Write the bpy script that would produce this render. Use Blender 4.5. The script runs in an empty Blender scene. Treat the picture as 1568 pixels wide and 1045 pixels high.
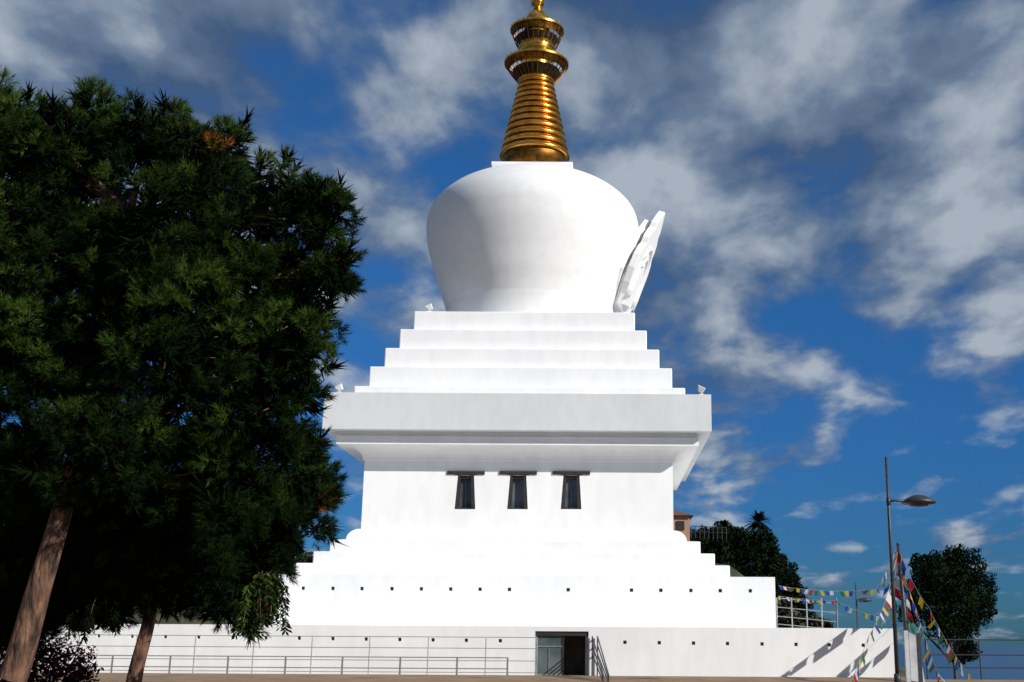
import bpy, bmesh, math, random
import numpy as np
from mathutils import Vector, Matrix
random.seed(7); rng=np.random.default_rng(7)
scene=bpy.context.scene
# ------------------------------------------------------------------ survey (calibrated site coordinates)
F=1850.; PI_=0.2473; RO=0.0060; ZC=1.2777; PX=784+138.; PY=522.5-6.2
def W(u,v,y):
    A=u-PX; B=PY-v; c,s=math.cos(RO),math.sin(RO)
    a=A*c-B*s; b=A*s+B*c
    cp,sp=math.cos(PI_),math.sin(PI_); t=b/F
    z=y*(t*cp+sp)/(cp-t*sp); d=y*cp+z*sp
    return Vector((a*d/F,y,z+ZC))
AX=-4.02; AY=66.0
# ------------------------------------------------------------------ helpers
def link(o,parent=None):
    scene.collection.objects.link(o)
    if parent: o.parent=parent
    return o
def empty(name,loc=(0,0,0)):
    o=bpy.data.objects.new(name,None); o.location=loc; o.empty_display_size=.5
    return link(o)
class MB:
    def __init__(s): s.v=[]; s.f=[]; s.m=[]
    def add(s,vs,fs,mi=0):
        n=len(s.v); s.v+= [tuple(p) for p in vs]; s.f+=[tuple(n+i for i in f) for f in fs]; s.m+=[mi]*len(fs)
    def box(s,x0,x1,y0,y1,z0,z1,mi=0):
        vs=[(x,y,z) for z in (z0,z1) for x,y in ((x0,y0),(x1,y0),(x1,y1),(x0,y1))]
        s.add(vs,[(3,2,1,0),(4,5,6,7),(0,1,5,4),(1,2,6,5),(2,3,7,6),(3,0,4,7)],mi)
    def sq(s,prof,cx=AX,cy=AY,mi=0,caps=True):
        vs=[];fs=[]
        for h,z in prof: vs+=[(cx-h,cy-h,z),(cx+h,cy-h,z),(cx+h,cy+h,z),(cx-h,cy+h,z)]
        for i in range(len(prof)-1):
            for k in range(4):
                a=4*i+k;b=4*i+(k+1)%4; fs.append((a,b,b+4,a+4))
        if caps: fs.append((3,2,1,0)); n=4*(len(prof)-1); fs.append((n,n+1,n+2,n+3))
        s.add(vs,fs,mi)
    def lathe(s,prof,cx=AX,cy=AY,n=96,mi=0):
        vs=[];fs=[]
        for r,z in prof:
            for k in range(n):
                t=2*math.pi*k/n; vs.append((cx+r*math.cos(t),cy+r*math.sin(t),z))
        for i in range(len(prof)-1):
            for k in range(n):
                k2=(k+1)%n; fs.append((i*n+k,i*n+k2,(i+1)*n+k2,(i+1)*n+k))
        s.add(vs,fs,mi)
    def tube(s,pts,rad,n=8,mi=0,cap=True):
        pts=[Vector(p) for p in pts]
        if not hasattr(rad,'__len__'): rad=[rad]*len(pts)
        vs=[];fs=[]; up=Vector((0.13,0.21,.97))
        for i,p in enumerate(pts):
            d=(pts[min(i+1,len(pts)-1)]-pts[max(i-1,0)]).normalized()
            u=up if abs(d.dot(up))<.95 else Vector((1,0,0))
            a=d.cross(u).normalized(); b=d.cross(a).normalized()
            for k in range(n):
                t=2*math.pi*k/n; vs.append(p+(a*math.cos(t)+b*math.sin(t))*rad[i])
        for i in range(len(pts)-1):
            for k in range(n):
                k2=(k+1)%n; fs.append((i*n+k,i*n+k2,(i+1)*n+k2,(i+1)*n+k))
        if cap: fs.append(tuple(range(n-1,-1,-1))); fs.append(tuple((len(pts)-1)*n+k for k in range(n)))
        s.add(vs,fs,mi)
    def obj(s,name,mats,parent=None,smooth=False,bevel=0,autos=None):
        me=bpy.data.meshes.new(name); me.from_pydata(s.v,[],s.f)
        if not isinstance(mats,(list,tuple)): mats=[mats]
        for m in mats: me.materials.append(m)
        me.polygons.foreach_set('material_index',s.m)
        bm=bmesh.new(); bm.from_mesh(me); bmesh.ops.recalc_face_normals(bm,faces=bm.faces); bm.to_mesh(me); bm.free()
        if smooth: me.polygons.foreach_set('use_smooth',[True]*len(me.polygons))
        me.update()
        o=bpy.data.objects.new(name,me); link(o,parent)
        if bevel:
            b=o.modifiers.new('b','BEVEL'); b.width=bevel; b.segments=2; b.limit_method='ANGLE'; b.angle_limit=math.radians(40)
        return o
def cut(o,cutter):
    md=o.modifiers.new('c','BOOLEAN'); md.operation='DIFFERENCE'; md.solver='EXACT'; md.object=cutter
    dg=bpy.context.evaluated_depsgraph_get()
    me=bpy.data.meshes.new_from_object(o.evaluated_get(dg)); o.modifiers.clear(); o.data=me
    bpy.data.objects.remove(cutter)
# ------------------------------------------------------------------ materials
def newmat(name):
    m=bpy.data.materials.new(name); m.use_nodes=True
    return m,m.node_tree,m.node_tree.nodes['Principled BSDF']
def mat(name,c1,c2=None,rough=.6,metal=0,scale=3,bump=0,bscale=None,detail=6,stretch=(1,1,1),dist=.05):
    m,nt,b=newmat(name); N=nt.nodes; L=nt.links
    b.inputs['Roughness'].default_value=rough; b.inputs['Metallic'].default_value=metal
    tc=N.new('ShaderNodeTexCoord'); mp=N.new('ShaderNodeMapping'); mp.inputs['Scale'].default_value=stretch
    L.new(tc.outputs['Object'],mp.inputs['Vector'])
    n=N.new('ShaderNodeTexNoise'); n.inputs['Scale'].default_value=scale; n.inputs['Detail'].default_value=detail
    L.new(mp.outputs[0],n.inputs['Vector'])
    r=N.new('ShaderNodeValToRGB'); r.color_ramp.elements[0].position=.36; r.color_ramp.elements[1].position=.64
    r.color_ramp.elements[0].color=(*c1,1); r.color_ramp.elements[1].color=(*(c2 or c1),1)
    L.new(n.outputs['Fac'],r.inputs[0]); L.new(r.outputs[0],b.inputs['Base Color'])
    if bump:
        n2=N.new('ShaderNodeTexNoise'); n2.inputs['Scale'].default_value=bscale or scale*6; n2.inputs['Detail'].default_value=5
        L.new(mp.outputs[0],n2.inputs['Vector'])
        bp=N.new('ShaderNodeBump'); bp.inputs['Strength'].default_value=bump; bp.inputs['Distance'].default_value=dist
        L.new(n2.outputs['Fac'],bp.inputs['Height']); L.new(bp.outputs[0],b.inputs['Normal'])
    return m
def whitemat(name,base,dark,streak=1.0):
    m,nt,b=newmat(name); N=nt.nodes; L=nt.links
    b.inputs['Roughness'].default_value=.75; b.inputs['Specular IOR Level'].default_value=.2
    tc=N.new('ShaderNodeTexCoord')
    mp=N.new('ShaderNodeMapping'); mp.inputs['Scale'].default_value=(1.6,1.6,1.6-1.4*streak); L.new(tc.outputs['Object'],mp.inputs['Vector'])
    n1=N.new('ShaderNodeTexNoise'); n1.inputs['Scale'].default_value=1.3; n1.inputs['Detail'].default_value=5; L.new(mp.outputs[0],n1.inputs['Vector'])
    n2=N.new('ShaderNodeTexNoise'); n2.inputs['Scale'].default_value=.3; n2.inputs['Detail'].default_value=8; L.new(tc.outputs['Object'],n2.inputs['Vector'])
    mu=N.new('ShaderNodeMath'); mu.operation='MULTIPLY'; L.new(n1.outputs['Fac'],mu.inputs[0]); L.new(n2.outputs['Fac'],mu.inputs[1])
    r=N.new('ShaderNodeValToRGB'); r.color_ramp.elements[0].position=.12; r.color_ramp.elements[1].position=.32
    r.color_ramp.elements[0].color=(*dark,1); r.color_ramp.elements[1].color=(*base,1)
    L.new(mu.outputs[0],r.inputs[0]); L.new(r.outputs[0],b.inputs['Base Color'])
    n3=N.new('ShaderNodeTexNoise'); n3.inputs['Scale'].default_value=.7; n3.inputs['Detail'].default_value=7; L.new(tc.outputs['Object'],n3.inputs['Vector'])
    bp=N.new('ShaderNodeBump'); bp.inputs['Strength'].default_value=.25; bp.inputs['Distance'].default_value=.06
    L.new(n3.outputs['Fac'],bp.inputs['Height']); L.new(bp.outputs[0],b.inputs['Normal'])
    return m
def vcmat(name,rough=.6,transl=0.0,spec=.2):
    m,nt,b=newmat(name); N=nt.nodes; L=nt.links
    a=N.new('ShaderNodeAttribute'); a.attribute_name='Col'
    L.new(a.outputs['Color'],b.inputs['Base Color']); b.inputs['Roughness'].default_value=rough
    b.inputs['Specular IOR Level'].default_value=spec
    if transl:
        t=N.new('ShaderNodeBsdfTranslucent'); L.new(a.outputs['Color'],t.inputs['Color'])
        mx=N.new('ShaderNodeMixShader'); mx.inputs[0].default_value=transl
        L.new(b.outputs[0],mx.inputs[1]); L.new(t.outputs[0],mx.inputs[2]); L.new(mx.outputs[0],N['Material Output'].inputs['Surface'])
    return m
white=whitemat('white_painted_render',(.85,.85,.84),(.78,.78,.77),.8)
white_dome=whitemat('white_dome_render',(.80,.80,.79),(.74,.74,.735),0)
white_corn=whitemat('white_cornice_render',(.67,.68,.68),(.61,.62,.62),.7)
gold=mat('gilded_metal',(.66,.29,.035),(.95,.50,.09),rough=.24,metal=1,scale=2)
gold_dk=mat('dark_gold',(.12,.05,.01),(.28,.13,.025),rough=.45,metal=1,scale=3)  # darker gold for the spire core and parasol ribs
gold_in=mat('parasol_inner_shade',(.02,.012,.006),(.05,.03,.012),rough=.6,metal=.6,scale=3)  # near-black colour painted as the shade inside the parasols
wood=mat('dark_wood',(.012,.01,.009),(.03,.022,.018),rough=.6,scale=6)
hole=mat('painted_hole_shade',(.03,.025,.02),(.06,.05,.04),rough=.9)  # dark colour painted as shade in the weep holes and doorway
glass=mat('window_glass',(.05,.06,.07),(.12,.13,.14),rough=.12,scale=1.2)
doorglass=mat('door_glass',(.05,.07,.07),(.13,.17,.16),rough=.15,scale=1.0)
steel=mat('galvanised_steel',(.28,.29,.30),(.40,.41,.42),rough=.45,metal=.5,scale=8)
dsteel=mat('dark_painted_steel',(.03,.032,.036),(.05,.05,.055),rough=.5,metal=.2,scale=8)
bark=mat('pine_bark',(.018,.010,.007),(.20,.10,.06),rough=.95,scale=7,bump=1.0,bscale=8,stretch=(1,1,.3),dist=.12)
leafm=vcmat('foliage_needles',.9,0,.05)
flagm=vcmat('flag_cloth',.8,.3)
# ------------------------------------------------------------------ stupa
stupa=empty('buddhist_stupa',(0,0,0))
ZW0,ZW1=4.10,1.862
m=MB()
m.sq([(9.92,4.10),(9.92,4.704),(9.30,4.704),(9.30,5.28),(8.69,5.28),(8.69,5.88),(8.10,5.88)]+
     [(8.10-.60*(1-math.cos(t)),5.90+.58*math.sin(t)) for t in np.linspace(0.05,math.pi/2,8)]+[(7.4,6.489)],caps=False)
m.obj('lower_steps',white,stupa,bevel=.05)
m=MB(); m.box(AX-11.71,AX+11.71,AY-11.71,AY+11.71,ZW1+.002,ZW0)
bw=m.obj('base_wall',white,stupa)
c=MB();pl=MB()
for px in (419,464,509.5,554,600,645,690,735,780,870,967,1012,1058,1103,1149):
    p=W(px,901+(px-464)*.0058,AY-11.71)
    c.box(p.x-.075,p.x+.075,AY-12.2,AY-11.35,p.z-.075,p.z+.075)
    pl.box(p.x-.08,p.x+.08,AY-11.60,AY-11.55,p.z-.08,p.z+.08)  # added dark plate stands for the shade deep in the hole
cut(bw,c.obj('tmp',white)); pl.obj('weep_hole_shade_plates',hole,stupa)
m=MB(); m.box(AX-7.50,AX+7.50,AY-7.5,AY+7.5,6.40,9.775)
body=m.obj('body_block',white,stupa)
yf=AY-7.5; c=MB(); win=MB()
for cx in (713.5,793.5,875):
    ct=W(cx,728,yf); cb=W(cx-.4,780,yf); k=31.7
    def trap(y0,y1,ht,hb,zt,zb,mi,mb):
        x=ct.x
        vs=[(x-hb,y0,zb),(x+hb,y0,zb),(x+ht,y0,zt),(x-ht,y0,zt),(x-hb,y1,zb),(x+hb,y1,zb),(x+ht,y1,zt),(x-ht,y1,zt)]
        mb.add(vs,[(0,1,2,3),(7,6,5,4),(0,4,5,1),(1,5,6,2),(2,6,7,3),(3,7,4,0)],mi)
    zt,zb=ct.z,cb.z
    trap(yf-.5,yf+.6,.39,.50,zt,zb,0,c)
    trap(yf+.30,yf+.34,.385,.495,zt-.003,zb+.003,1,win)
    for sx in (-1,1):
        x=ct.x
        o=[(x+sx*.383,zt-.004),(x+sx*.25,zt-.004),(x+sx*.31,zb+.004),(x+sx*.493,zb+.004)]
        vs=[(a,yf+.03,b) for a,b in o]+[(a,yf+.29,b) for a,b in o]
        win.add(vs,[(0,1,2,3),(7,6,5,4),(0,4,5,1),(1,5,6,2),(2,6,7,3),(3,7,4,0)],0)
    win.box(ct.x-.25,ct.x+.25,yf+.10,yf+.285,zt-.16,zt-.006,0)
    win.box(ct.x-.31,ct.x+.31,yf+.12,yf+.285,zb+.006,zb+.09,0)
    win.box(ct.x-.02,ct.x+.02,yf+.2,yf+.283,zb+.095,zt-.165,0)
    win.box(ct.x-.91,ct.x+.91,yf-.06,yf-.003,zt+.03,zt+.19,0)
    win.box(ct.x-.52,ct.x+.52,yf-.04,yf-.003,zt+.003,zt+.027,0)
cut(body,c.obj('tmp',white)); win.obj('windows',[wood,glass],stupa)
m=MB()
pr=[(7.35,9.765)]+[(7.56+.74*(1-math.cos(t)),9.78+.61*math.sin(t)) for t in np.linspace(0,math.pi/2,8)]
pr+=[(8.3,10.397),(8.68,10.40),(8.68,10.79),(8.58,10.795),(8.58,11.02)]
m.sq(pr,caps=False); m.obj('cornice_ledge',white,stupa,bevel=.015)
m=MB(); m.sq([(8.3,11.024),(9.247,11.024),(9.247,12.79),(8.0,12.79)],caps=False)
nP=5; wP=9.257*2/nP
for k in range(nP):
    a=-9.257+k*wP+.002; b=a+wP-.004
    m.box(AX+a,AX+b,AY-9.257,AY-9.248,11.02,12.796)
    m.box(AX+9.248,AX+9.257,AY+a+.03,AY+b,11.02,12.796); m.box(AX-9.257,AX-9.248,AY+a+.03,AY+b,11.02,12.796)
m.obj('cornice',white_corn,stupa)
m=MB()
m.sq([(8.0965,12.70),(8.0965,13.358),(7.50,13.358),(7.50,14.475),(6.90,14.475),(6.90,15.57),(6.298,15.57),(6.298,16.711),(5.7086,16.711),(5.7086,17.823),(1,17.823)],caps=False)
m.obj('upper_steps',white,stupa,bevel=.05)
def pr2(pts):
    out=[]
    for u,v in pts:
        p=W(u,v,AY); out.append((AX-p.x,p.z))
    return out
sil=[(684,479),(679,462),(673,445),(667,424),(661,402),(656,380),(654.5,362),(655,348),(659,334),(666,322),(677,311),(692,300),(712,290),(735,282),(756,277)]
dp=pr2(sil)
def cr(P,n=6):
    out=[]
    Q=[2*P[0]-P[1]]+list(P)+[2*P[-1]-P[-2]]
    for i in range(1,len(Q)-2):
        for k in range(n):
            t=k/n; a,b,c_,d=Q[i-1],Q[i],Q[i+1],Q[i+2]
            out.append(.5*((2*b)+(c_-a)*t+(2*a-5*b+4*c_-d)*t*t+(3*b-a-3*c_+d)*t**3))
    out.append(P[-1]); return [tuple(x) for x in out]
dd=cr(np.array(dp))
m=MB(); m.lathe([(dd[0][0],17.826)]+dd+[(.5,dd[-1][1]+.15)],n=160); m.obj('dome',white_dome,stupa,smooth=True)
m=MB(); m.lathe([(5.15,17.826),(5.15,17.93),(5.10,17.97),(4.4,18.03)],n=128); m.obj('dome_foot_lit_band',white,stupa,smooth=False)  # added ring stands for the brighter light at the dome's foot
m=MB(); zb=dp[-1][1]-.4
m.sq([(2.18,zb),(2.30,zb+.5),(2.3016,27.55)],caps=True); m.obj('harmika',white,stupa,bevel=.03)
def R(px,y):
    p=W(820,y,AY); return px*(p.y*math.cos(PI_)+(p.z-ZC)*math.sin(PI_))/F
def Z(y): return W(820,y,AY).z
m=MB(); nr=13; y0,y1=243,117
zs=Z(y0);ze=Z(y1); r0=R(54,y0); r1=R(24,y1)
m2=MB(); m2.lathe([(R(40,y0),27.56),(R(48,y0),27.56),(r0*.9,zs),(r1*.86,ze),(.02,ze)],n=64)
tt=[ (1-(.965**i))/(1-.965**nr) for i in range(nr+1)]
for i in range(nr):
    za=zs+(ze-zs)*tt[i]; zb2=zs+(ze-zs)*tt[i+1]; h=zb2-za
    ra=r0+(r1-r0)*tt[i]; rb=r0+(r1-r0)*tt[i+1]
    m.lathe([(ra*.86,za+h*.02),(ra*.985,za+h*.06),(ra,za+h*.15),(ra*.995,za+h*.35),(rb*1.0,za+h*.66),(rb*.975,za+h*.76),(rb*.86,za+h*.78)],n=96)
m.lathe([(.1,ze),(R(23,112),ze),(R(24,108),Z(104)),(R(21,96),Z(92)),(R(27,90),Z(90)),(R(27,66),Z(68)),(R(24,64),Z(66)),(R(22,60),Z(62)),(.1,Z(60))],n=64)
bell=[(R(20,40),Z(48)),(R(21.5,38),Z(40)),(R(20,33),Z(33)),(R(15,26),Z(24)),(R(9,18),Z(18)),(R(6,14),Z(14)),(R(6,12),Z(11)),(R(10,9),Z(8.5)),(R(10.5,5),Z(3)),(R(8,0),Z(-3)),(R(3,-5),Z(-7)),(.02,Z(-20))]
m.lathe(bell,n=48)
m.lathe([(.05,Z(58)),(R(18,52),Z(58)),(R(18,50),Z(49)),(.05,Z(48))],n=48)
m.obj('gilded_spire_rings',gold,stupa,smooth=True)
m2.obj('spire_core',gold_dk,stupa,smooth=True)
m=MB()
def parasol(ri,yi,ro,yo,nrib):
    zi,zo=Z(yi),Z(yo); a,b=R(ri,yi),R(ro,yo)
    for r_,z_,w in ((b,zo,.09),(a,zi,.08)):
        m.lathe([(r_-w*.5,z_-w*.6),(r_+w*.5,z_-w*.6),(r_+w*.6,z_+w*.6),(r_-w*.4,z_+w*.6),(r_-w*.5,z_-w*.6)],n=72)
    for k in range(nrib):
        t=2*math.pi*k/nrib; c_,s_=math.cos(t),math.sin(t)
        m.tube([(AX+a*c_,AY+a*s_,zi),(AX+(a*.5+b*.5)*c_*1.02,AY+(a*.5+b*.5)*s_*1.02,(zi+zo)/2-.03),(AX+b*c_,AY+b*s_,zo)],.03,n=5,mi=1)
    m.lathe([(a*.35+b*.65,zi*.35+zo*.65),(b,zo),(b-.03,zo+.02),(a*.35+b*.65-.03,zi*.35+zo*.65+.02),(a*.35+b*.65,zi*.35+zo*.65)],n=72,mi=1)
    m.lathe([(a*.5,zi+.05),(a*.9,zi+.08),(a*.45+b*.5,(zi+zo)/2+.1)],n=72,mi=2)  # added dark cone, painted shade of the parasol interior
    for k in range(nrib):
        t=2*math.pi*(k+.5)/nrib; c_,s_=math.cos(t),math.sin(t)
        m.tube([(AX+b*c_,AY+b*s_,zo),(AX+(b+.05)*c_,AY+(b+.05)*s_,zo+.16)],[.05,.012],n=5,mi=1)
parasol(27,127,48,99,30)
parasol(27,77,40,48,26)
m.obj('spire_parasols',[gold,gold_dk,gold_in],stupa,smooth=False)
# niche ornament on the dome's right side (seen almost edge-on)
base=W(958,478,AY-.3); tip=W(1019,326,AY-.3)
U=(tip-base); Hh=U.length; U.normalize(); a=.14
T=Vector((-math.sin(a),-math.cos(a),0)); Nn=T.cross(U).normalized()
if Nn.x<0: Nn=-Nn
half=[(0,1.35),(.10,1.50),(.2,1.85),(.33,2.1),(.46,2.05),(.55,1.78),(.60,1.42),(.66,1.45),(.73,1.25),(.79,.86),(.84,.84),(.90,.58),(.95,.32),(1,.05)]
def plate(mb,o,sc,th,t0=0,mi=0,hs=1,ws=1):
    pts=[(-w*sc*ws,t0+(t-t0)*sc*hs) for t,w in half]+[(w*sc*ws,t0+(t-t0)*sc*hs) for t,w in reversed(half)]
    n=len(pts); A=[o+T*x+U*(t*Hh) for x,t in pts]; Bv=[p-Nn*th for p in A]
    mb.add(A+Bv,[tuple(range(n)),tuple(range(2*n-1,n-1,-1))]+[(i,i+n,(i+1)%n+n,(i+1)%n) for i in range(n)],mi)
m=MB(); plate(m,base,1,.40)
plate(m,base-Nn*.42,.84,.16,hs=.9)
plate(m,base-Nn*.60,1.0,.38,hs=.88)
plate(m,base-Nn*1.0,.90,.14,hs=.84)
plate(m,base-Nn*1.16,1.0,.45,hs=.75)
plate(m,base-Nn*1.63,.96,.9,hs=.62)
nic=m.obj('dome_niche',white_dome,stupa,bevel=.05)
m=MB()
def loopt(w,t0,t1,r,off):
    pts=[]
    for k in range(25):
        q=math.pi*k/24; pts.append(base+Nn*off+T*(-w*math.cos(q))+U*(Hh*(t0+(t1-t0)*math.sin(q)**.8)))
    m.tube(pts,r,n=8)
loopt(1.45,.08,.62,.11,.03); loopt(1.0,.10,.52,.10,.03)
m.obj('dome_niche_mouldings',white_dome,stupa,smooth=True)
def floodlight(p,sx):
    e=empty('floodlight',p)
    mb=MB(); mb.box(-.12,.12,-.12,.12,0,.05); mb.tube([(0,0,.04),(0,0,.20)],.035)
    mb.obj('stand',white,e)
    mb=MB()
    mb.add([(-.10,-.14,-.14),(.10,-.14,-.14),(.12,.14,-.14),(-.12,.14,-.14),(-.26,-.18,.16),(.16,-.18,.16),(.16,.18,.16),(-.26,.18,.16)],[(3,2,1,0),(4,5,6,7),(0,1,5,4),(1,2,6,5),(2,3,7,6),(3,0,4,7)])
    o=mb.obj('lamp_housing',white_corn,e,bevel=.03)
    o.location=(0,0,.27); o.rotation_euler=(.2,-.45*sx,0)
    mb=MB(); mb.box(-.20,.12,-.15,.15,.163,.17); o=mb.obj('lens',glass,e); o.location=(0,0,.27); o.rotation_euler=(.2,-.45*sx,0)
for u,v,h,z,sx in ((658,476,5.45,17.823,1),(958,476,5.45,17.823,-1),(520,600,9.0,12.796,1),(1074,600,9.0,12.796,-1)):
    p=W(u,v,AY-h); floodlight((p.x,AY-h,z),sx)
# ------------------------------------------------------------------ terrace wall (front), door
tw=empty('terrace_wall'); xl=W(-160,990,49).x; xr=W(1371,990,49).x; YT=49.
d0=W(819,1000,YT).x; d1=W(901,1000,YT).x; zd=W(860,967,YT).z
m=MB(); m.box(xl,xr,YT,AY+20,0,1.86); wall=m.obj('wall',white,tw)
c=MB(); c.box(d0,d1,YT-.5,YT+1.6,-.5,zd)
pl=MB()
for px in (100,151,202,253,304,356,407,458,509.5,560.5,612,663,714,766,957,1009.5,1062,1114,1167,1219,1270,1322):
    p=W(px,975+(px-253)*.0125,YT)
    c.box(p.x-.065,p.x+.065,YT-.3,YT+.3,p.z-.065,p.z+.065); pl.box(p.x-.075,p.x+.075,YT+.10,YT+.15,p.z-.075,p.z+.075)  # dark plates added behind the holes as painted shade
cut(wall,c.obj('tmp',white)); pl.obj('weep_hole_shade_plates',hole,tw)
dr=empty('entrance_door')
m=MB()
m.box(d0+.004,d1-.004,YT+.05,YT+.2,zd-.17,zd-.004,0)
m.box(d0+.004,d0+.07,YT+.10,YT+.2,0,zd-.172,1); m.box(d1-.12,d1-.004,YT+.10,YT+.2,0,zd-.172,1)
mid=d0+(d1-d0)*.52
m.box(mid-.03,mid+.03,YT+.12,YT+.2,0,zd-.172,0)
m.box(d0+.072,mid-.032,YT+.15,YT+.17,.06,zd-.175,2)
m.box(d0+.072,mid-.032,YT+.12,YT+.19,0,.058,1)
m.box(d0+.072,mid-.032,YT+.12,YT+.145,zd-.60,zd-.56,1)
m.box(mid+.032,d1-.122,YT+.9,YT+.94,0,zd-.175,3)  # dark back plate, painted shade of the unlit interior
m.box(d0+(mid-d0)*.5-.012,d0+(mid-d0)*.5+.012,YT+.12,YT+.147,.06,zd-.61,1)
m.obj('door_frame_and_leaf',[wood,steel,doorglass,hole],dr)
YR=48.2
def railing(name,x0,x1,y,posts,zr,mat_,zb=0,rp=.022,rr=.015):
    mb=MB()
    for x in posts: mb.tube([(x,y,zb),(x,y,zr[0])],rp,n=6)
    for z in zr: mb.tube([(x0,y,z),(x1,y,z)],rr,n=6)
    return mb.obj(name,mat_)
posts=[W(px,1010,YR).x for px in (27,118,207,297,387,476.5,565,655,743.5,822)]
railing('metal_railing',W(-60,1000,YR).x,W(822,1000,YR).x,YR,posts,[W(560,v,YR).z for v in (975,992,1011,1029)],steel,rr=.014)
hr=empty('ramp_handrail'); m=MB()
for u0,u1 in ((907,924),(915,932)):
    a_=W(u0,975,YT-.1); b_=W(u1,1034,41.5)
    for dz in (0,-.32,-.64):
        m.tube([a_+Vector((0,0,dz)),b_+Vector((0,0,dz*.4))],.028,n=6)
    m.tube([a_,(a_.x,a_.y,0)],.03,n=6); m.tube([b_,(b_.x,b_.y,0)],.03,n=6)
m.obj('rails',dsteel,hr)
# ------------------------------------------------------------------ ground, hillside, sea
pav=mat('plaza_paving',(.20,.12,.065),(.30,.20,.12),rough=.9,scale=.8,bump=.4,bscale=12)
m=MB(); xe=W(1412,1000,46.5).x
m.add([(-90,-60,0),(60,-60,0),(60,46.8,0),(xe,46.8,0),(xe,88,0),(-90,88,0),(-90,46.8,0)],[(0,1,2,3,6),(6,3,4,5)])
m.obj('plaza_ground',pav)
def sst(a,b,x):
    t=np.clip((x-a)/(b-a),0,1); return t*t*(3-2*t)
def hgt(x,y):
    ridge=np.interp(x,[-200,-60,-34,-25,-10,4,9,14,19,24,32,50,120],[14,11,8.5,8.0,8,9.0,8.8,7.0,4.0,.6,-3,-14,-62])
    plat=-.4-sst(xe-1,xe+12,x)*8-sst(xe+12,120,x)*54
    t=sst(80,118,y)
    h=plat*(1-t)+ridge*t
    h=h+t*(.5*np.sin(x*.9+y*.3)+.4*np.sin(x*.37-y*.51))
    h=h-sst(170,420,y)*70*sst(-200,10,x)
    return h
xs=np.linspace(-260,160,211); ys=np.linspace(46.9,460,140)
X,Y=np.meshgrid(xs,ys); Hh2=hgt(X,Y)
V=np.stack([X,Y,Hh2],-1).reshape(-1,3); nx=len(xs)
Fs=[(j*nx+i,j*nx+i+1,(j+1)*nx+i+1,(j+1)*nx+i) for j in range(len(ys)-1) for i in range(nx-1)]
hillm=mat('scrub_hillside',(.02,.028,.012),(.07,.065,.03),rough=.95,scale=.5,bump=.8,bscale=2)
m=MB(); m.add(V.tolist(),Fs); m.obj('hillside_terrain',hillm,smooth=True)
seam,nt,b=newmat('sea_water'); b.inputs['Base Color'].default_value=(.010,.060,.14,1); b.inputs['Roughness'].default_value=.3; b.inputs['Specular IOR Level'].default_value=.25
n=nt.nodes.new('ShaderNodeTexNoise'); n.inputs['Scale'].default_value=.02; n.inputs['Detail'].default_value=8
tc=nt.nodes.new('ShaderNodeTexCoord'); nt.links.new(tc.outputs['Object'],n.inputs['Vector'])
bp=nt.nodes.new('ShaderNodeBump'); bp.inputs['Strength'].default_value=.6; bp.inputs['Distance'].default_value=5
nt.links.new(n.outputs['Fac'],bp.inputs['Height']); nt.links.new(bp.outputs[0],b.inputs['Normal'])
m=MB(); m.add([(-50000,-5000,-61),(50000,-5000,-61),(50000,70000,-61),(-50000,70000,-61)],[(0,1,2,3)]); m.obj('sea',seam)
# ------------------------------------------------------------------ foliage helpers
def build_colmesh(name,V,Fi,C,mat_,parent=None):
    me=bpy.data.meshes.new(name); n=len(V); k=Fi.shape[1]; mf=len(Fi)
    me.vertices.add(n); me.vertices.foreach_set('co',V.astype(np.float32).ravel())
    me.loops.add(mf*k); me.loops.foreach_set('vertex_index',Fi.astype(np.int32).ravel())
    me.polygons.add(mf); me.polygons.foreach_set('loop_start',np.arange(0,mf*k,k,dtype=np.int32))
    me.update(calc_edges=True)
    at=me.color_attributes.new('Col','FLOAT_COLOR','POINT')
    at.data.foreach_set('color',np.concatenate([C,np.ones((n,1))],1).astype(np.float32).ravel())
    me.materials.append(mat_); me.validate()
    o=bpy.data.objects.new(name,me); return link(o,parent)
def unit(v): return v/np.maximum(np.linalg.norm(v,axis=-1,keepdims=True),1e-9)
def sample_blobs(blobs,n,shell=.55):
    B=np.array([b[:4] for b in blobs]); wgt=B[:,3]**2; idx=rng.choice(len(B),n,p=wgt/wgt.sum())
    d=unit(rng.normal(size=(n,3))); r=(shell+(1-shell)*rng.random(n)**.6)
    lump=1+.14*np.sin(d[:,0]*7+idx)+.10*np.sin(d[:,2]*9+idx*2.1)
    P=B[idx,:3]+d*(B[idx,3]*r*lump)[:,None]
    return P,d,idx
def leaf_cloud(name,blobs,n,size,c1,c2,parent=None,shell=.3,asp=.45):
    P,d,idx=sample_blobs(blobs,n,shell)
    a=unit(rng.normal(size=(n,3))); b=unit(np.cross(a,rng.normal(size=(n,3))))
    s=size*(.6+.8*rng.random(n))[:,None]
    V=np.stack([P-a*s,P-b*s*asp,P+a*s,P+b*s*asp],1).reshape(-1,3)
    Fi=np.arange(4*n).reshape(n,4)
    t=np.clip(.5+.5*np.sin(P[:,0]*2.1+np.sin(P[:,2]*2.7)+idx)*.8+rng.normal(size=n)*.25,0,1)[:,None]
    C=np.array(c1)*(1-t)+np.array(c2)*t
    return build_colmesh(name,V,Fi,np.repeat(C,4,0),leafm,parent)
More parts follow.
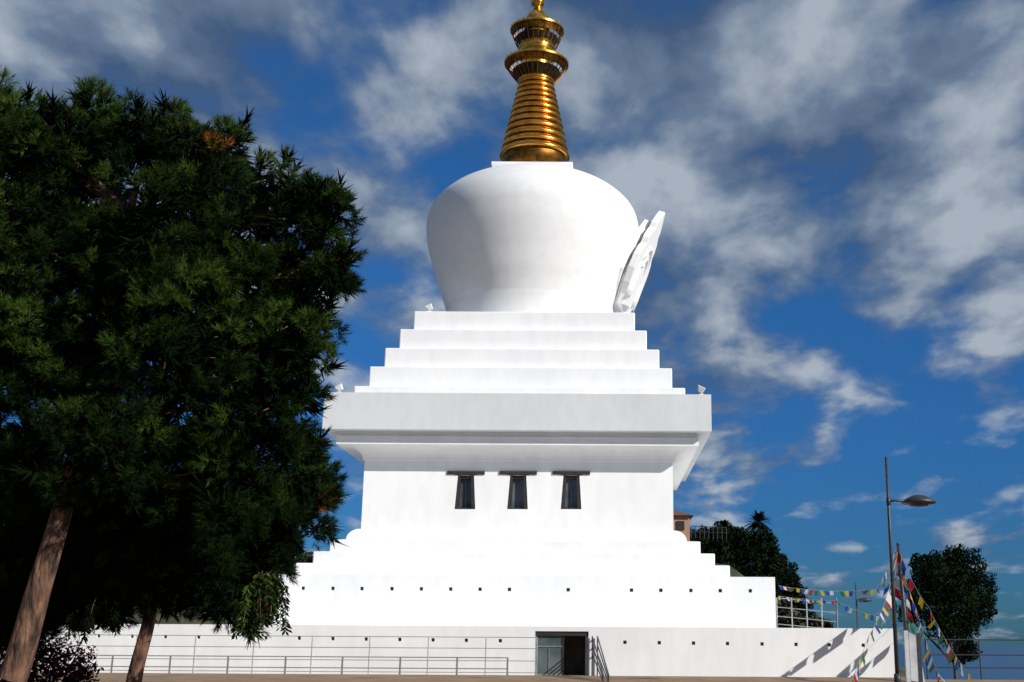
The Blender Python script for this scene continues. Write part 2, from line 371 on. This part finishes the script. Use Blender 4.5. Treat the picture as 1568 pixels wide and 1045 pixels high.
def tufts(name,P,D,cols,parent,L=.34,nn=46,nl=.24,w=.011):
    n=len(P); D=unit(D)
    k=np.arange(nn)
    t=np.tile((k+.5)/nn,(n,1))+rng.normal(size=(n,nn))*.02
    S=(L*(.7+.6*rng.random(n)))[:,None]
    base=P[:,None,:]+D[:,None,:]*(t*S)[...,None]
    rv=rng.normal(size=(n,nn,3)); rv-= (rv*D[:,None,:]).sum(-1,keepdims=True)*D[:,None,:]; rv=unit(rv)
    ang=(1.25-.85*t)+rng.normal(size=(n,nn))*.15
    nd=D[:,None,:]*np.cos(ang)[...,None]+rv*np.sin(ang)[...,None]
    ln=nl*(.75+.5*rng.random((n,nn)))
    tip=base+nd*ln[...,None]
    side=unit(np.cross(nd,rng.normal(size=(n,nn,3))))*w
    V=np.stack([base-side,base+side,tip],2).reshape(-1,3)
    Fi=np.arange(n*nn*3).reshape(-1,3)
    C=np.repeat(cols,nn*3,0)*np.repeat(.7+.6*rng.random(n*nn),3)[:,None]
    return build_colmesh(name,V,Fi,C,leafm,parent)
def limb(mb,p0,p1,r0,r1,sag=.0,n=8,wob=.06):
    p0=Vector(p0);p1=Vector(p1);L=(p1-p0).length; pts=[];rad=[]
    o1=Vector((random.uniform(-1,1),random.uniform(-1,1),random.uniform(-.3,1)))*wob*L
    for i in range(n+1):
        t=i/n; pts.append(p0.lerp(p1,t)+o1*math.sin(math.pi*t)*.6+Vector((0,0,-sag*L*math.sin(math.pi*t)))); rad.append(r0+(r1-r0)*t)
    mb.tube(pts,rad,n=7)
    return pts
def pine(name,trunk,blobpx,YD,npuff,per,nfill,colA,colB,zmin):
    e=empty(name,(0,0,0)); mb=MB()
    tp=[Vector(p[0]) for p in trunk]; tr=[p[1] for p in trunk]
    P=cr(np.array([list(p) for p in tp]),8); Rr=np.interp(np.linspace(0,len(tr)-1,len(P)),range(len(tr)),tr)
    mb.tube(P,list(Rr),n=18)
    blobs=[]
    for (u,v,r,dy) in blobpx:
        c_=W(u,v,YD+dy); sc=(c_.y*math.cos(PI_)+(c_.z-ZC)*math.sin(PI_))/F
        blobs.append((c_.x,c_.y,c_.z,r*sc))
    for b_ in blobs:
        cands=[p for p in P if p[2]>zmin]
        lo=[p for p in cands if p[2]<b_[2]-.5]
        q=lo[-1] if lo else cands[0]
        lp=limb(mb,q,b_[:3],.07,.03)
        for j in range(4):
            d=Vector((random.gauss(0,1),random.gauss(0,1),random.gauss(.3,1))).normalized()
            limb(mb,lp[4+j%4],Vector(b_[:3])+d*b_[3]*.7,.025,.01,n=4)
    mb.obj('trunk_and_limbs',bark,e,smooth=True)
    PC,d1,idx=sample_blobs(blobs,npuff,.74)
    g=rng.random(len(blobs)); pt=np.clip(.12+.48*d1[:,2]+.5*(g[idx]-.5)+rng.normal(size=npuff)*.30,0,1)  # upward-facing puffs get the lighter green, top light painted into the colour
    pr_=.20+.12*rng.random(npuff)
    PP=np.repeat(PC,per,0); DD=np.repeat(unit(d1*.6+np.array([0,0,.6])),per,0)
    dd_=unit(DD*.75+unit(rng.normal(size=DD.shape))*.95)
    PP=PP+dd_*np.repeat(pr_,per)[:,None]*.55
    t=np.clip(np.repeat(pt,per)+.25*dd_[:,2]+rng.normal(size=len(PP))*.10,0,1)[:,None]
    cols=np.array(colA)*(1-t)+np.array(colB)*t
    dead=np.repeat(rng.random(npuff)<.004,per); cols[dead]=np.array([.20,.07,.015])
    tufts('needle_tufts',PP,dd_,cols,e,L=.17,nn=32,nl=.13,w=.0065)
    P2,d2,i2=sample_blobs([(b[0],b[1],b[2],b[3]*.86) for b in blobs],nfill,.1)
    tufts('inner_needles',P2,rng.normal(size=P2.shape)+np.array([0,0,.4]),np.tile(np.array(colA)*.5,(len(P2),1)),e,L=.4,nn=24,nl=.3,w=.03)  # inner needles darkened, crown shade painted into the colour
    return e
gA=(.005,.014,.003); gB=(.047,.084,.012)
Y1=22.
t1=[(W(-14,1180,Y1),.34),(W(18,1040,Y1),.25),(W(60,900,Y1),.21),(W(93,790,Y1),.18),(W(130,650,Y1),.15),(W(175,480,Y1),.12),(W(200,330,Y1),.08)]
t1[0]=(Vector((t1[1][0].x-.45,Y1,-.05)),.34)
b1=[(5,205,68,0),(80,225,70,-.5),(150,215,66,.6),(235,225,62,0),(305,262,62,-.4),(345,232,36,.3),(410,300,52,.4),(475,322,44,-.3),(508,340,36,.2),(512,412,36,0),(450,430,70,.6),
 (350,400,90,0),(240,370,100,-.8),(110,360,105,.5),(0,370,100,-.3),(478,495,36,.4),(445,540,58,-.2),(380,540,85,.3),(270,520,105,-.7),(130,520,110,.2),(10,540,105,-.6),
 (445,605,42,.2),(400,650,68,-.2),(300,670,95,.5),(170,680,100,-.4),(40,700,90,.4),(350,760,80,0)]
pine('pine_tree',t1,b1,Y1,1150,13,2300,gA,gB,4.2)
Y2=25.
p0=W(205,1044,Y2)
t2=[(Vector((p0.x-.05,Y2,-.05)),.17),(W(210,1020,Y2),.145),(W(230,940,Y2),.125),(W(238,850,Y2),.11),(W(280,760,Y2),.08),(W(340,690,Y2),.05)]
b2=[(465,735,42,.2),(488,752,24,0),(430,790,58,-.2),(455,690,28,.3),(390,830,60,.3),(300,820,80,-.4),(330,880,62,.2),(210,800,85,.3),(200,870,70,-.3),(120,800,80,0),(110,880,62,.4),(385,885,40,0),(270,895,48,.2),(40,800,75,.6),(20,880,70,.3),(150,915,35,.2),(345,925,28,0),(380,935,24,0),(40,950,45,0),(-20,960,50,0),(90,940,35,.4),(375,955,14,0),(165,945,16,0)]
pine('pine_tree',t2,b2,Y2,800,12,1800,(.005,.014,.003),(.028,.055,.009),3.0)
sp=MB(); SP=[];SC=[]
e=empty('drooping_branch')
for u,v,ln,nst,bright in ((405,890,.85,34,.9),(375,935,.45,12,.4),(165,935,.45,12,.25),(130,945,.35,10,.2)):
    o=W(u,v,23.2)
    for i in range(nst):
        d=Vector((random.gauss(0,.22),random.gauss(0,.3),-1)).normalized(); L_=ln*random.uniform(.4,1.1)
        st=o+Vector((random.gauss(0,.11),random.gauss(0,.2),random.uniform(-.1,.25))); pts=[]
        for k in range(7):
            t=k/6; pts.append(st+Vector((d.x*L_*t**.6,d.y*L_*t**.6,-L_*t**1.4)))
        sp.tube(pts,[.007]*6+[.003],n=4)
        br=bright*random.choice((.25,.45,1.1))
        for k in range(1,7):
            for s_ in (-1,1):
                for q in range(3):
                    c_=pts[k]+(pts[k-1]-pts[k])*(q/3); dr=Vector((s_*.8+random.gauss(0,.3),random.gauss(0,.5),-.8)).normalized()
                    SP.append((c_,dr)); SC.append(br*random.uniform(.6,1.3))
sp.obj('stems',bark,e)
n=len(SP); Pc=np.array([list(p) for p,_ in SP]); Dd=np.array([list(d) for _,d in SP])
sd=unit(np.cross(Dd,rng.normal(size=Dd.shape)))*.026; ll=.13
V=np.stack([Pc,Pc+Dd*ll*.5-sd,Pc+Dd*ll,Pc+Dd*ll*.5+sd],1).reshape(-1,3)
C=np.array([.045,.085,.015])*np.array(SC)[:,None]
build_colmesh('leaves',V,np.arange(4*n).reshape(n,4),np.repeat(C,4,0),leafm,e)
def bpx(lst,Yd):
    out=[]
    for u,v,r in lst:
        c_=W(u,v,Yd); sc=(c_.y*math.cos(PI_)+(c_.z-ZC)*math.sin(PI_))/F; out.append((c_.x,c_.y+random.uniform(-.3,.3),c_.z,r*sc))
    return out
e=empty('bougainvillea_bush'); mb=MB()
bb=bpx([(10,1010,45),(60,1005,38),(100,1015,40),(130,1030,26),(40,1050,50),(100,1060,45),(-20,985,40)],30.)
for b_ in bb: mb.tube([(b_[0]*.5+bb[4][0]*.5,b_[1],0),b_[:3]],[.05,.02],n=6)
mb.obj('stems',bark,e)
leaf_cloud('bracts_and_leaves',bb,6500,.055,(.010,.008,.006),(.10,.004,.03),e,shell=.2)
def broadtree(name,px,Yd,ground,n,size,c1,c2,tr=.18):
    e=empty(name); bl=bpx(px,Yd); mb=MB()
    cx=sum(b[0] for b in bl)/len(bl); cz=min(b[2] for b in bl)
    mb.tube([(cx,Yd,ground),(cx+.1,Yd,(ground+cz)/2),(cx,Yd,cz)],[tr,tr*.8,tr*.6],n=10)
    for b_ in bl: limb(mb,(cx,Yd,cz-.4),b_[:3],tr*.5,.03)
    mb.obj('trunk_and_limbs',wood,e,smooth=True)
    leaf_cloud('crown',bl,n,size,c1,c2,e,shell=.35); return e
broadtree('umbrella_pine_tree',[(1455,890,42),(1430,875,32),(1410,905,28),(1480,870,32),(1505,900,26),(1500,930,28),(1470,930,38),(1425,930,34),(1445,960,26),(1480,958,22),(1408,865,18),(1460,855,20),(1390,940,16),(1478,985,16),(1470,1005,14),(1485,1000,14)],75.,float(hgt(18.,75.))-.3,26000,.10,(.003,.007,.003),(.012,.022,.006))
hb=bpx([(1048,822,14),(1075,828,22),(1100,822,22),(1122,825,20),(1145,832,24),(1170,835,24),(1180,860,26),(1150,865,30),(1110,860,30),(1075,855,24),(1200,885,26),(1175,895,28),(1215,905,20),(1228,928,16),(1210,930,20),(1240,948,12),(1190,862,16),(1130,890,30),(1185,925,25)],117.)
leaf_cloud('hillside_trees',hb,26000,.18,(.003,.007,.003),(.012,.022,.006),None,.3)
hb=bpx([(380,850,26),(415,858,24),(440,850,22),(465,862,18),(485,868,14),(500,874,9),(340,860,30),(400,885,20),(450,880,18)],112.)
leaf_cloud('hillside_trees',hb,9000,.2,(.005,.010,.004),(.02,.034,.010),None,.3)
hb=bpx([(1200,940,16),(1222,950,12),(1250,952,10),(1268,958,8),(1205,958,14),(1235,962,14)],100.)
leaf_cloud('hillside_scrub',hb,2600,.2,(.02,.025,.012),(.09,.09,.05),None,.3)
def palm(u,v,r,Yd):
    c_=W(u,v,Yd); sc=Yd/F; e=empty('palm_tree'); mb=MB()
    g=float(hgt(c_.x,Yd)); mb.tube([(c_.x,Yd,g-.5),(c_.x+.1,Yd,(g+c_.z)/2),(c_.x,Yd,c_.z)],[.28,.22,.2],n=8); mb.obj('trunk',wood,e)
    Vv=[];Ff=[];Rr=r*sc
    for k in range(90):
        az=random.uniform(0,6.28); el=random.uniform(-.5,1.4); L_=Rr*random.uniform(.8,1.15)
        d=np.array([math.cos(az)*math.cos(el),math.sin(az)*math.cos(el),math.sin(el)])
        sdv=unit(np.cross(d,np.array([0,0,1.])+1e-3))
        for j in range(6):
            t=j/5; p=np.array([c_.x,Yd,c_.z])+d*L_*t+np.array([0,0,-.35*L_*t*t]); wd=.16*math.sin(math.pi*min(.98,t*.85+.12))
            Vv+= [p-sdv*wd,p+sdv*wd]
            if j: n_=len(Vv); Ff.append((n_-4,n_-3,n_-1,n_-2))
    build_colmesh('fronds',np.array(Vv),np.array(Ff),np.tile(np.array([.006,.010,.005]),(len(Vv),1)),leafm,e)
palm(1162,800,27,121.); palm(1108,806,18,121.)
e=empty('hilltop_house'); c_=W(1034,806,112.); d_=W(1056,790,112.)
hw_=mat('ochre_render',(.36,.19,.11),(.44,.25,.16),rough=.8,scale=1); tile=mat('roof_tiles',(.12,.05,.03),(.2,.08,.05),rough=.8,scale=6)
m=MB(); x0=c_.x-3; x1=d_.x; gz=float(hgt(x1,112.))-2
m.box(x0,x1,112,119,gz,d_.z,0)
m.add([(x0-.3,111.6,d_.z),(x1+.35,111.6,d_.z),(x1+.35,119.4,d_.z),(x0-.3,119.4,d_.z),(x0+2,115.5,d_.z+.9),(x1-1.2,115.5,d_.z+.9)],[(0,1,5,4),(1,2,5),(2,3,4,5),(3,0,4),(3,2,1,0)],1)
m.box(x1-1.2,x1-.5,111.9,111.98,d_.z-1.3,d_.z-.5,2); m.box(x1-2.6,x1-1.9,111.9,111.98,d_.z-1.3,d_.z-.5,2)
m.box(x0+2.4,x0+2.9,114,114.5,d_.z+.3,d_.z+2.0,0)
m.obj('walls_and_roof',[hw_,tile,wood],e)
m=MB(); a_=W(1058,806,112.); b_=W(1112,808,112.)
for z in (0,-.5): m.tube([a_+Vector((0,0,z)),b_+Vector((0,0,z))],.035,n=5)
for k in range(9): q=a_.lerp(b_,k/8); m.tube([q,q-Vector((0,0,1.1))],.035,n=5)
m.obj('balcony_rail',dsteel,e)
# ------------------------------------------------------------------ right side: lamps, poles, flags, railings
def lamp(top,basepx,Yd,headpx,rb,rt,name='street_lamp'):
    e=empty(name)
    tp=W(*top,Yd); bx=W(basepx,1040,Yd).x; x=(tp.x+bx)/2
    mb=MB(); mb.tube([(x,Yd,0),(x,Yd,.35)],rb*1.6,n=12); mb.tube([(x,Yd,.35),(x,Yd,tp.z*.6),(x,Yd,tp.z)],[rb,(rb+rt)/2,rt],n=12)
    h0=W(headpx[0],headpx[2],Yd).x; h1=W(headpx[1],headpx[2],Yd).x; hz=W(headpx[0],headpx[2],Yd).z; w=h1-h0
    mb.tube([(x,Yd,hz),(x+.15*w,Yd,hz+.02*w),(x+w*.5,Yd,hz)],rt*.9,n=8)
    mb.tube([(x,Yd,hz-.12),(x,Yd,hz+.12)],rt*1.6,n=10)
    mb.obj('pole',dsteel,e,smooth=True)
    mb=MB(); cx=x+w*.66; r=w*.38
    prof=[(.02,hz+.20*r*2),(r*.35,hz+.17*r*2),(r*.7,hz+.09*r*2),(r,hz-.02),(r*.97,hz-.06),(r*.6,hz-.08),(r*.5,hz-.14),(.02,hz-.15)]
    mb.lathe(prof,cx=cx,cy=Yd,n=32); mb.obj('lamp_head',dsteel,e,smooth=True); return x
lamp((1357,700),1374,40.,(1360,1430,768),.07,.045)
def lamp2():
    Yd=62.; e=empty('street_lamp'); p=W(1310,893,Yd); mb=MB(); g=float(hgt(p.x,Yd))-.3
    mb.tube([(p.x,Yd,g),(p.x,Yd,p.z)],[.07,.045],n=8); q=W(1336,920,Yd); mb.tube([(p.x,Yd,q.z+.05),(q.x-.3,Yd,q.z+.03)],.03,n=6); mb.obj('pole',dsteel,e)
    mb=MB(); mb.lathe([(.02,q.z+.15),(.25,q.z+.1),(.42,q.z),(.25,q.z-.06),(.02,q.z-.08)],cx=q.x-.4,cy=Yd,n=24); mb.obj('lamp_head',dsteel,e,smooth=True)
lamp2()
# flag pole stands just beyond the right end of the terrace wall
YP=50.2
e=empty('flagpole'); mb=MB(); tp=W(1374,834,YP); bx=W(1386,1030,YP).x; FP=Vector((tp.x+.03,YP,tp.z)); x_=FP.x
mb.tube([(x_+.28,YP,0),(x_+.14,YP,1.8),(x_,YP,tp.z)],[.12,.10,.065],n=10); mb.tube([(x_,YP,tp.z),(x_,YP,tp.z+.08)],[.08,.035],n=8); mb.obj('pole',dsteel,e,smooth=True)
e=empty('flagpole'); mb=MB(); q=W(1280,918,57.); mb.tube([(q.x,57.,0.),(q.x,57.,q.z)],.03,n=6); mb.obj('pole',dsteel,e)
fcol=[(.02,.06,.34),(.6,.6,.58),(.4,.02,.03),(.02,.15,.05),(.6,.38,.02)]
pf=empty('prayer_flags'); FV=[];FF=[];FC=[]; cordm=MB(); fi=[0]
def string(p0,p1,sag,size,gap,tilt=0):
    p0=Vector(p0);p1=Vector(p1); L_=(p1-p0).length; N_=24
    f=lambda t: p0.lerp(p1,t)+Vector((0,0,-sag*4*t*(1-t)))
    cordm.tube([f(i/N_) for i in range(N_+1)],.008,n=4)
    n=int(L_/(size+gap))
    for i in range(n):
        if random.random()<.06: fi[0]+=1; continue
        a_=f(i/n); b_=f((i+size/(size+gap))/n); s=size*random.uniform(.75,1.15)
        dn=Vector((random.gauss(tilt,.35),random.gauss(0,.4),-1)).normalized()
        c_=fcol[fi[0]%5]; fi[0]+=1
        rows=4; n0=len(FV)
        for r_ in range(rows):
            t=r_/(rows-1)
            for cc in range(4):
                u=cc/3; wv=Vector((0,math.sin(u*5+r_*1.3+i)*.2*s*t,0))
                FV.append(a_.lerp(b_,u)+dn*s*t+wv); FC.append([k*random.uniform(.8,1.05) for k in c_])
        for r_ in range(rows-1):
            for cc in range(3):
                q=n0+r_*4+cc; FF.append((q,q+1,q+5,q+4))
A1=W(1192,897,62.); A2=W(1342,903,55.)
string(A1,A2,.15,.26,.12); string(A2,FP,.1,.26,.10)
string(W(1192,913,62.),W(1280,920,57.),.05,.22,.14); string(W(1280,920,57.),W(1350,945,53.),.1,.24,.2)
g0=W(1302,1041,40.)
string(FP-Vector((0,0,.2)),W(1356,920,49.),.1,.40,.06,.1); string(W(1356,920,49.),W(1330,975,43.5),.08,.36,.10); string(W(1330,975,43.5),(g0.x,40.,.05),.03,.36,.08,.1)
string(FP-Vector((0,0,.15)),W(1422,930,48.),.25,.40,.05,-.2); string(W(1422,930,48.),W(1490,1040,39.),.2,.36,.10,-.1)
string(FP-Vector((0,0,.5)),W(1402,930,51.),.12,.40,.05); string(W(1402,930,51.),W(1440,1040,41.),.15,.38,.08)
string(FP-Vector((0,0,.05)),W(1366,960,50.5),.05,.34,.05,.3)
string(FP-Vector((0,0,.3)),W(1352,955,51.),.05,.36,.08,-.3)
string(FP-Vector((0,0,.1)),W(1402,1020,50.),.1,.36,.10,.3)
string(FP-Vector((0,0,.9)),W(1330,1000,52.),.1,.32,.10,.1)
build_colmesh('flags',np.array([list(p) for p in FV]),np.array(FF),np.array(FC),flagm,pf)
cordm.obj('cords',steel,pf)
e=empty('information_board'); mb=MB(); p=W(1386,1000,41.5).x; q=W(1411,1000,41.5).x; zt=W(1400,966,41.5).z
mb.box(p,p+.14,41.5,41.64,0,zt,0); mb.box(q-.12,q,41.5,41.62,0,zt*.95,1)
mb.add([(p+.16,41.52,.1),(q+.08,41.52,.02),(q-.13,41.52,zt*.9),(p+.16,41.52,zt*.97),(p+.16,41.56,.1),(q+.08,41.56,.02),(q-.13,41.56,zt*.9),(p+.16,41.56,zt*.97)],[(0,1,2,3),(7,6,5,4),(0,4,5,1),(1,5,6,2),(2,6,7,3),(3,7,4,0)],0)
mb.obj('posts_and_panel',[mat('grey_panel',(.4,.42,.44),(.55,.56,.57),rough=.6,scale=3),dsteel],e)
YB=60.; px0,px1=1190,1282
x0=W(px0,950,YB).x; x1=W(px1,950,YB).x
mb=MB()
for k in range(5): x=x0+(x1-x0)*k/4; mb.tube([(x,YB,1.86),(x,YB,W(1230,916,YB).z)],.03,n=6)
for v in (916,930,944,956): z=W(1230,v,YB).z; mb.tube([(x0,YB,z),(x1,YB,z-.25)],.02,n=6)
mb.obj('terrace_railing',steel)
YQ=46.4; posts=[W(px,1000,YQ).x for px in (1418,1500,1582,1664)]
mb=MB()
for x in posts: mb.tube([(x,YQ,0),(x,YQ,W(1500,980,YQ).z)],.03,n=6)
zt_=W(1500,980,YQ).z
for z in (zt_,zt_*.62,zt_*.3): mb.tube([(posts[0],YQ,z),(posts[-1]+20,YQ,z)],.022,n=6)
mb.obj('cliff_edge_railing',dsteel)
# ------------------------------------------------------------------ sky, sun
SE=math.radians(28.5); AZ=math.radians(56)
to_sun=Vector((math.sin(AZ)*math.cos(SE),-math.cos(AZ)*math.cos(SE),math.sin(SE)))
sl=bpy.data.lights.new('sun','SUN'); sl.energy=5.0; sl.angle=math.radians(.6); sl.color=(1,.965,.91)
so=bpy.data.objects.new('sun',sl); so.rotation_euler=to_sun.to_track_quat('Z','Y').to_euler(); link(so)
w=bpy.data.worlds.new('World'); scene.world=w; w.use_nodes=True; nt=w.node_tree; N=nt.nodes; L=nt.links
bg=N['Background']; out=N['World Output']
sky=N.new('ShaderNodeTexSky'); sky.sky_type='NISHITA'; sky.sun_disc=False; sky.sun_elevation=SE; sky.sun_rotation=math.atan2(to_sun.x,to_sun.y)
sky.altitude=200; sky.ozone_density=3; sky.dust_density=.2
tc=N.new('ShaderNodeTexCoord'); sx=N.new('ShaderNodeSeparateXYZ'); L.new(tc.outputs['Generated'],sx.inputs[0])
rp=N.new('ShaderNodeValToRGB'); L.new(sx.outputs[2],rp.inputs[0])
el=rp.color_ramp.elements; el[0].position=0.0; el[0].color=(.08,.23,.46,1); el[1].position=.35; el[1].color=(.18,.52,.86,1)
q=rp.color_ramp.elements.new(.15); q.color=(.12,.37,.70,1)
hs=N.new('ShaderNodeMix'); hs.data_type='RGBA'; hs.blend_type='MULTIPLY'; hs.inputs[0].default_value=1
L.new(rp.outputs[0],hs.inputs[7]); L.new(sky.outputs[0],hs.inputs[6]); L.new(hs.outputs[2],bg.inputs['Color']); bg.inputs['Strength'].default_value=.10
def math_(op,a,b=None,clamp=False):
    n=N.new('ShaderNodeMath'); n.operation=op; n.use_clamp=clamp
    for i,x in enumerate((a,b)):
        if x is None: continue
        if isinstance(x,(int,float)): n.inputs[i].default_value=x
        else: L.new(x,n.inputs[i])
    return n.outputs[0]
den=math_('ADD',math_('MAXIMUM',sx.outputs[2],0.0),.20)
cxx=math_('DIVIDE',sx.outputs[0],den); cyy=math_('DIVIDE',sx.outputs[1],den)
cb=N.new('ShaderNodeCombineXYZ'); L.new(cxx,cb.inputs[0]); L.new(cyy,cb.inputs[1])
def noise(scale,det,rough,loc,rot=0,st=(1,1,1),dist=0):
    mp=N.new('ShaderNodeMapping'); mp.inputs['Location'].default_value=loc; mp.inputs['Rotation'].default_value=(0,0,rot); mp.inputs['Scale'].default_value=st
    L.new(cb.outputs[0],mp.inputs['Vector']); n=N.new('ShaderNodeTexNoise'); n.inputs['Scale'].default_value=scale; n.inputs['Detail'].default_value=det; n.inputs['Roughness'].default_value=rough; n.inputs['Distortion'].default_value=dist
    L.new(mp.outputs[0],n.inputs['Vector']); return n.outputs['Fac']
big=noise(1.5,2,.5,(5.6,2.2,0),.3,(1,.8,1))
med=noise(6.2,7,.52,(1.7,3.2,0),.3,(1,.66,1),.15)
shade=noise(3.2,4,.5,(8.7,1.2,0),.3,(1,.7,1))
s=math_('ADD',math_('MULTIPLY',big,.80),math_('MULTIPLY',med,.90))
cov=N.new('ShaderNodeMapRange'); L.new(sx.outputs[2],cov.inputs[0]); cov.inputs[1].default_value=.04; cov.inputs[2].default_value=.32; cov.inputs[3].default_value=-.12; cov.inputs[4].default_value=.15
s2=math_('ADD',s,cov.outputs[0])
mr=N.new('ShaderNodeMapRange'); mr.interpolation_type='SMOOTHSTEP'; L.new(s2,mr.inputs[0]); mr.inputs[1].default_value=.74; mr.inputs[2].default_value=1.00; mr.inputs[4].default_value=.95
cr_=N.new('ShaderNodeValToRGB'); e0,e1=cr_.color_ramp.elements; e0.position=.41; e0.color=(.065,.115,.215,1); e1.position=.61; e1.color=(.45,.51,.59,1)
q=cr_.color_ramp.elements.new(.50); q.color=(.16,.225,.335,1)
sh=math_('ADD',math_('MULTIPLY',shade,.40),math_('MULTIPLY',med,.60)); L.new(sh,cr_.inputs[0])
bg2=N.new('ShaderNodeBackground'); L.new(cr_.outputs[0],bg2.inputs['Color']); bg2.inputs['Strength'].default_value=.9
mx=N.new('ShaderNodeMixShader'); L.new(mr.outputs[0],mx.inputs[0]); L.new(bg.outputs[0],mx.inputs[1]); L.new(bg2.outputs[0],mx.inputs[2]); L.new(mx.outputs[0],out.inputs['Surface'])
# ------------------------------------------------------------------ camera
cam=bpy.data.cameras.new('camera'); co=bpy.data.objects.new('camera',cam); link(co)
co.matrix_world=Matrix.Translation((0,0,ZC))@Matrix.Rotation(math.pi/2+PI_,4,'X')@Matrix.Rotation(RO,4,'Z')
cam.sensor_width=36; cam.lens=F/1568*36; cam.shift_x=-138/1568; cam.shift_y=-6.2/1568; cam.clip_end=200000; cam.clip_start=.1
scene.camera=co
scene.view_settings.view_transform='Standard'; scene.view_settings.look='None'; scene.view_settings.exposure=0; scene.view_settings.gamma=1
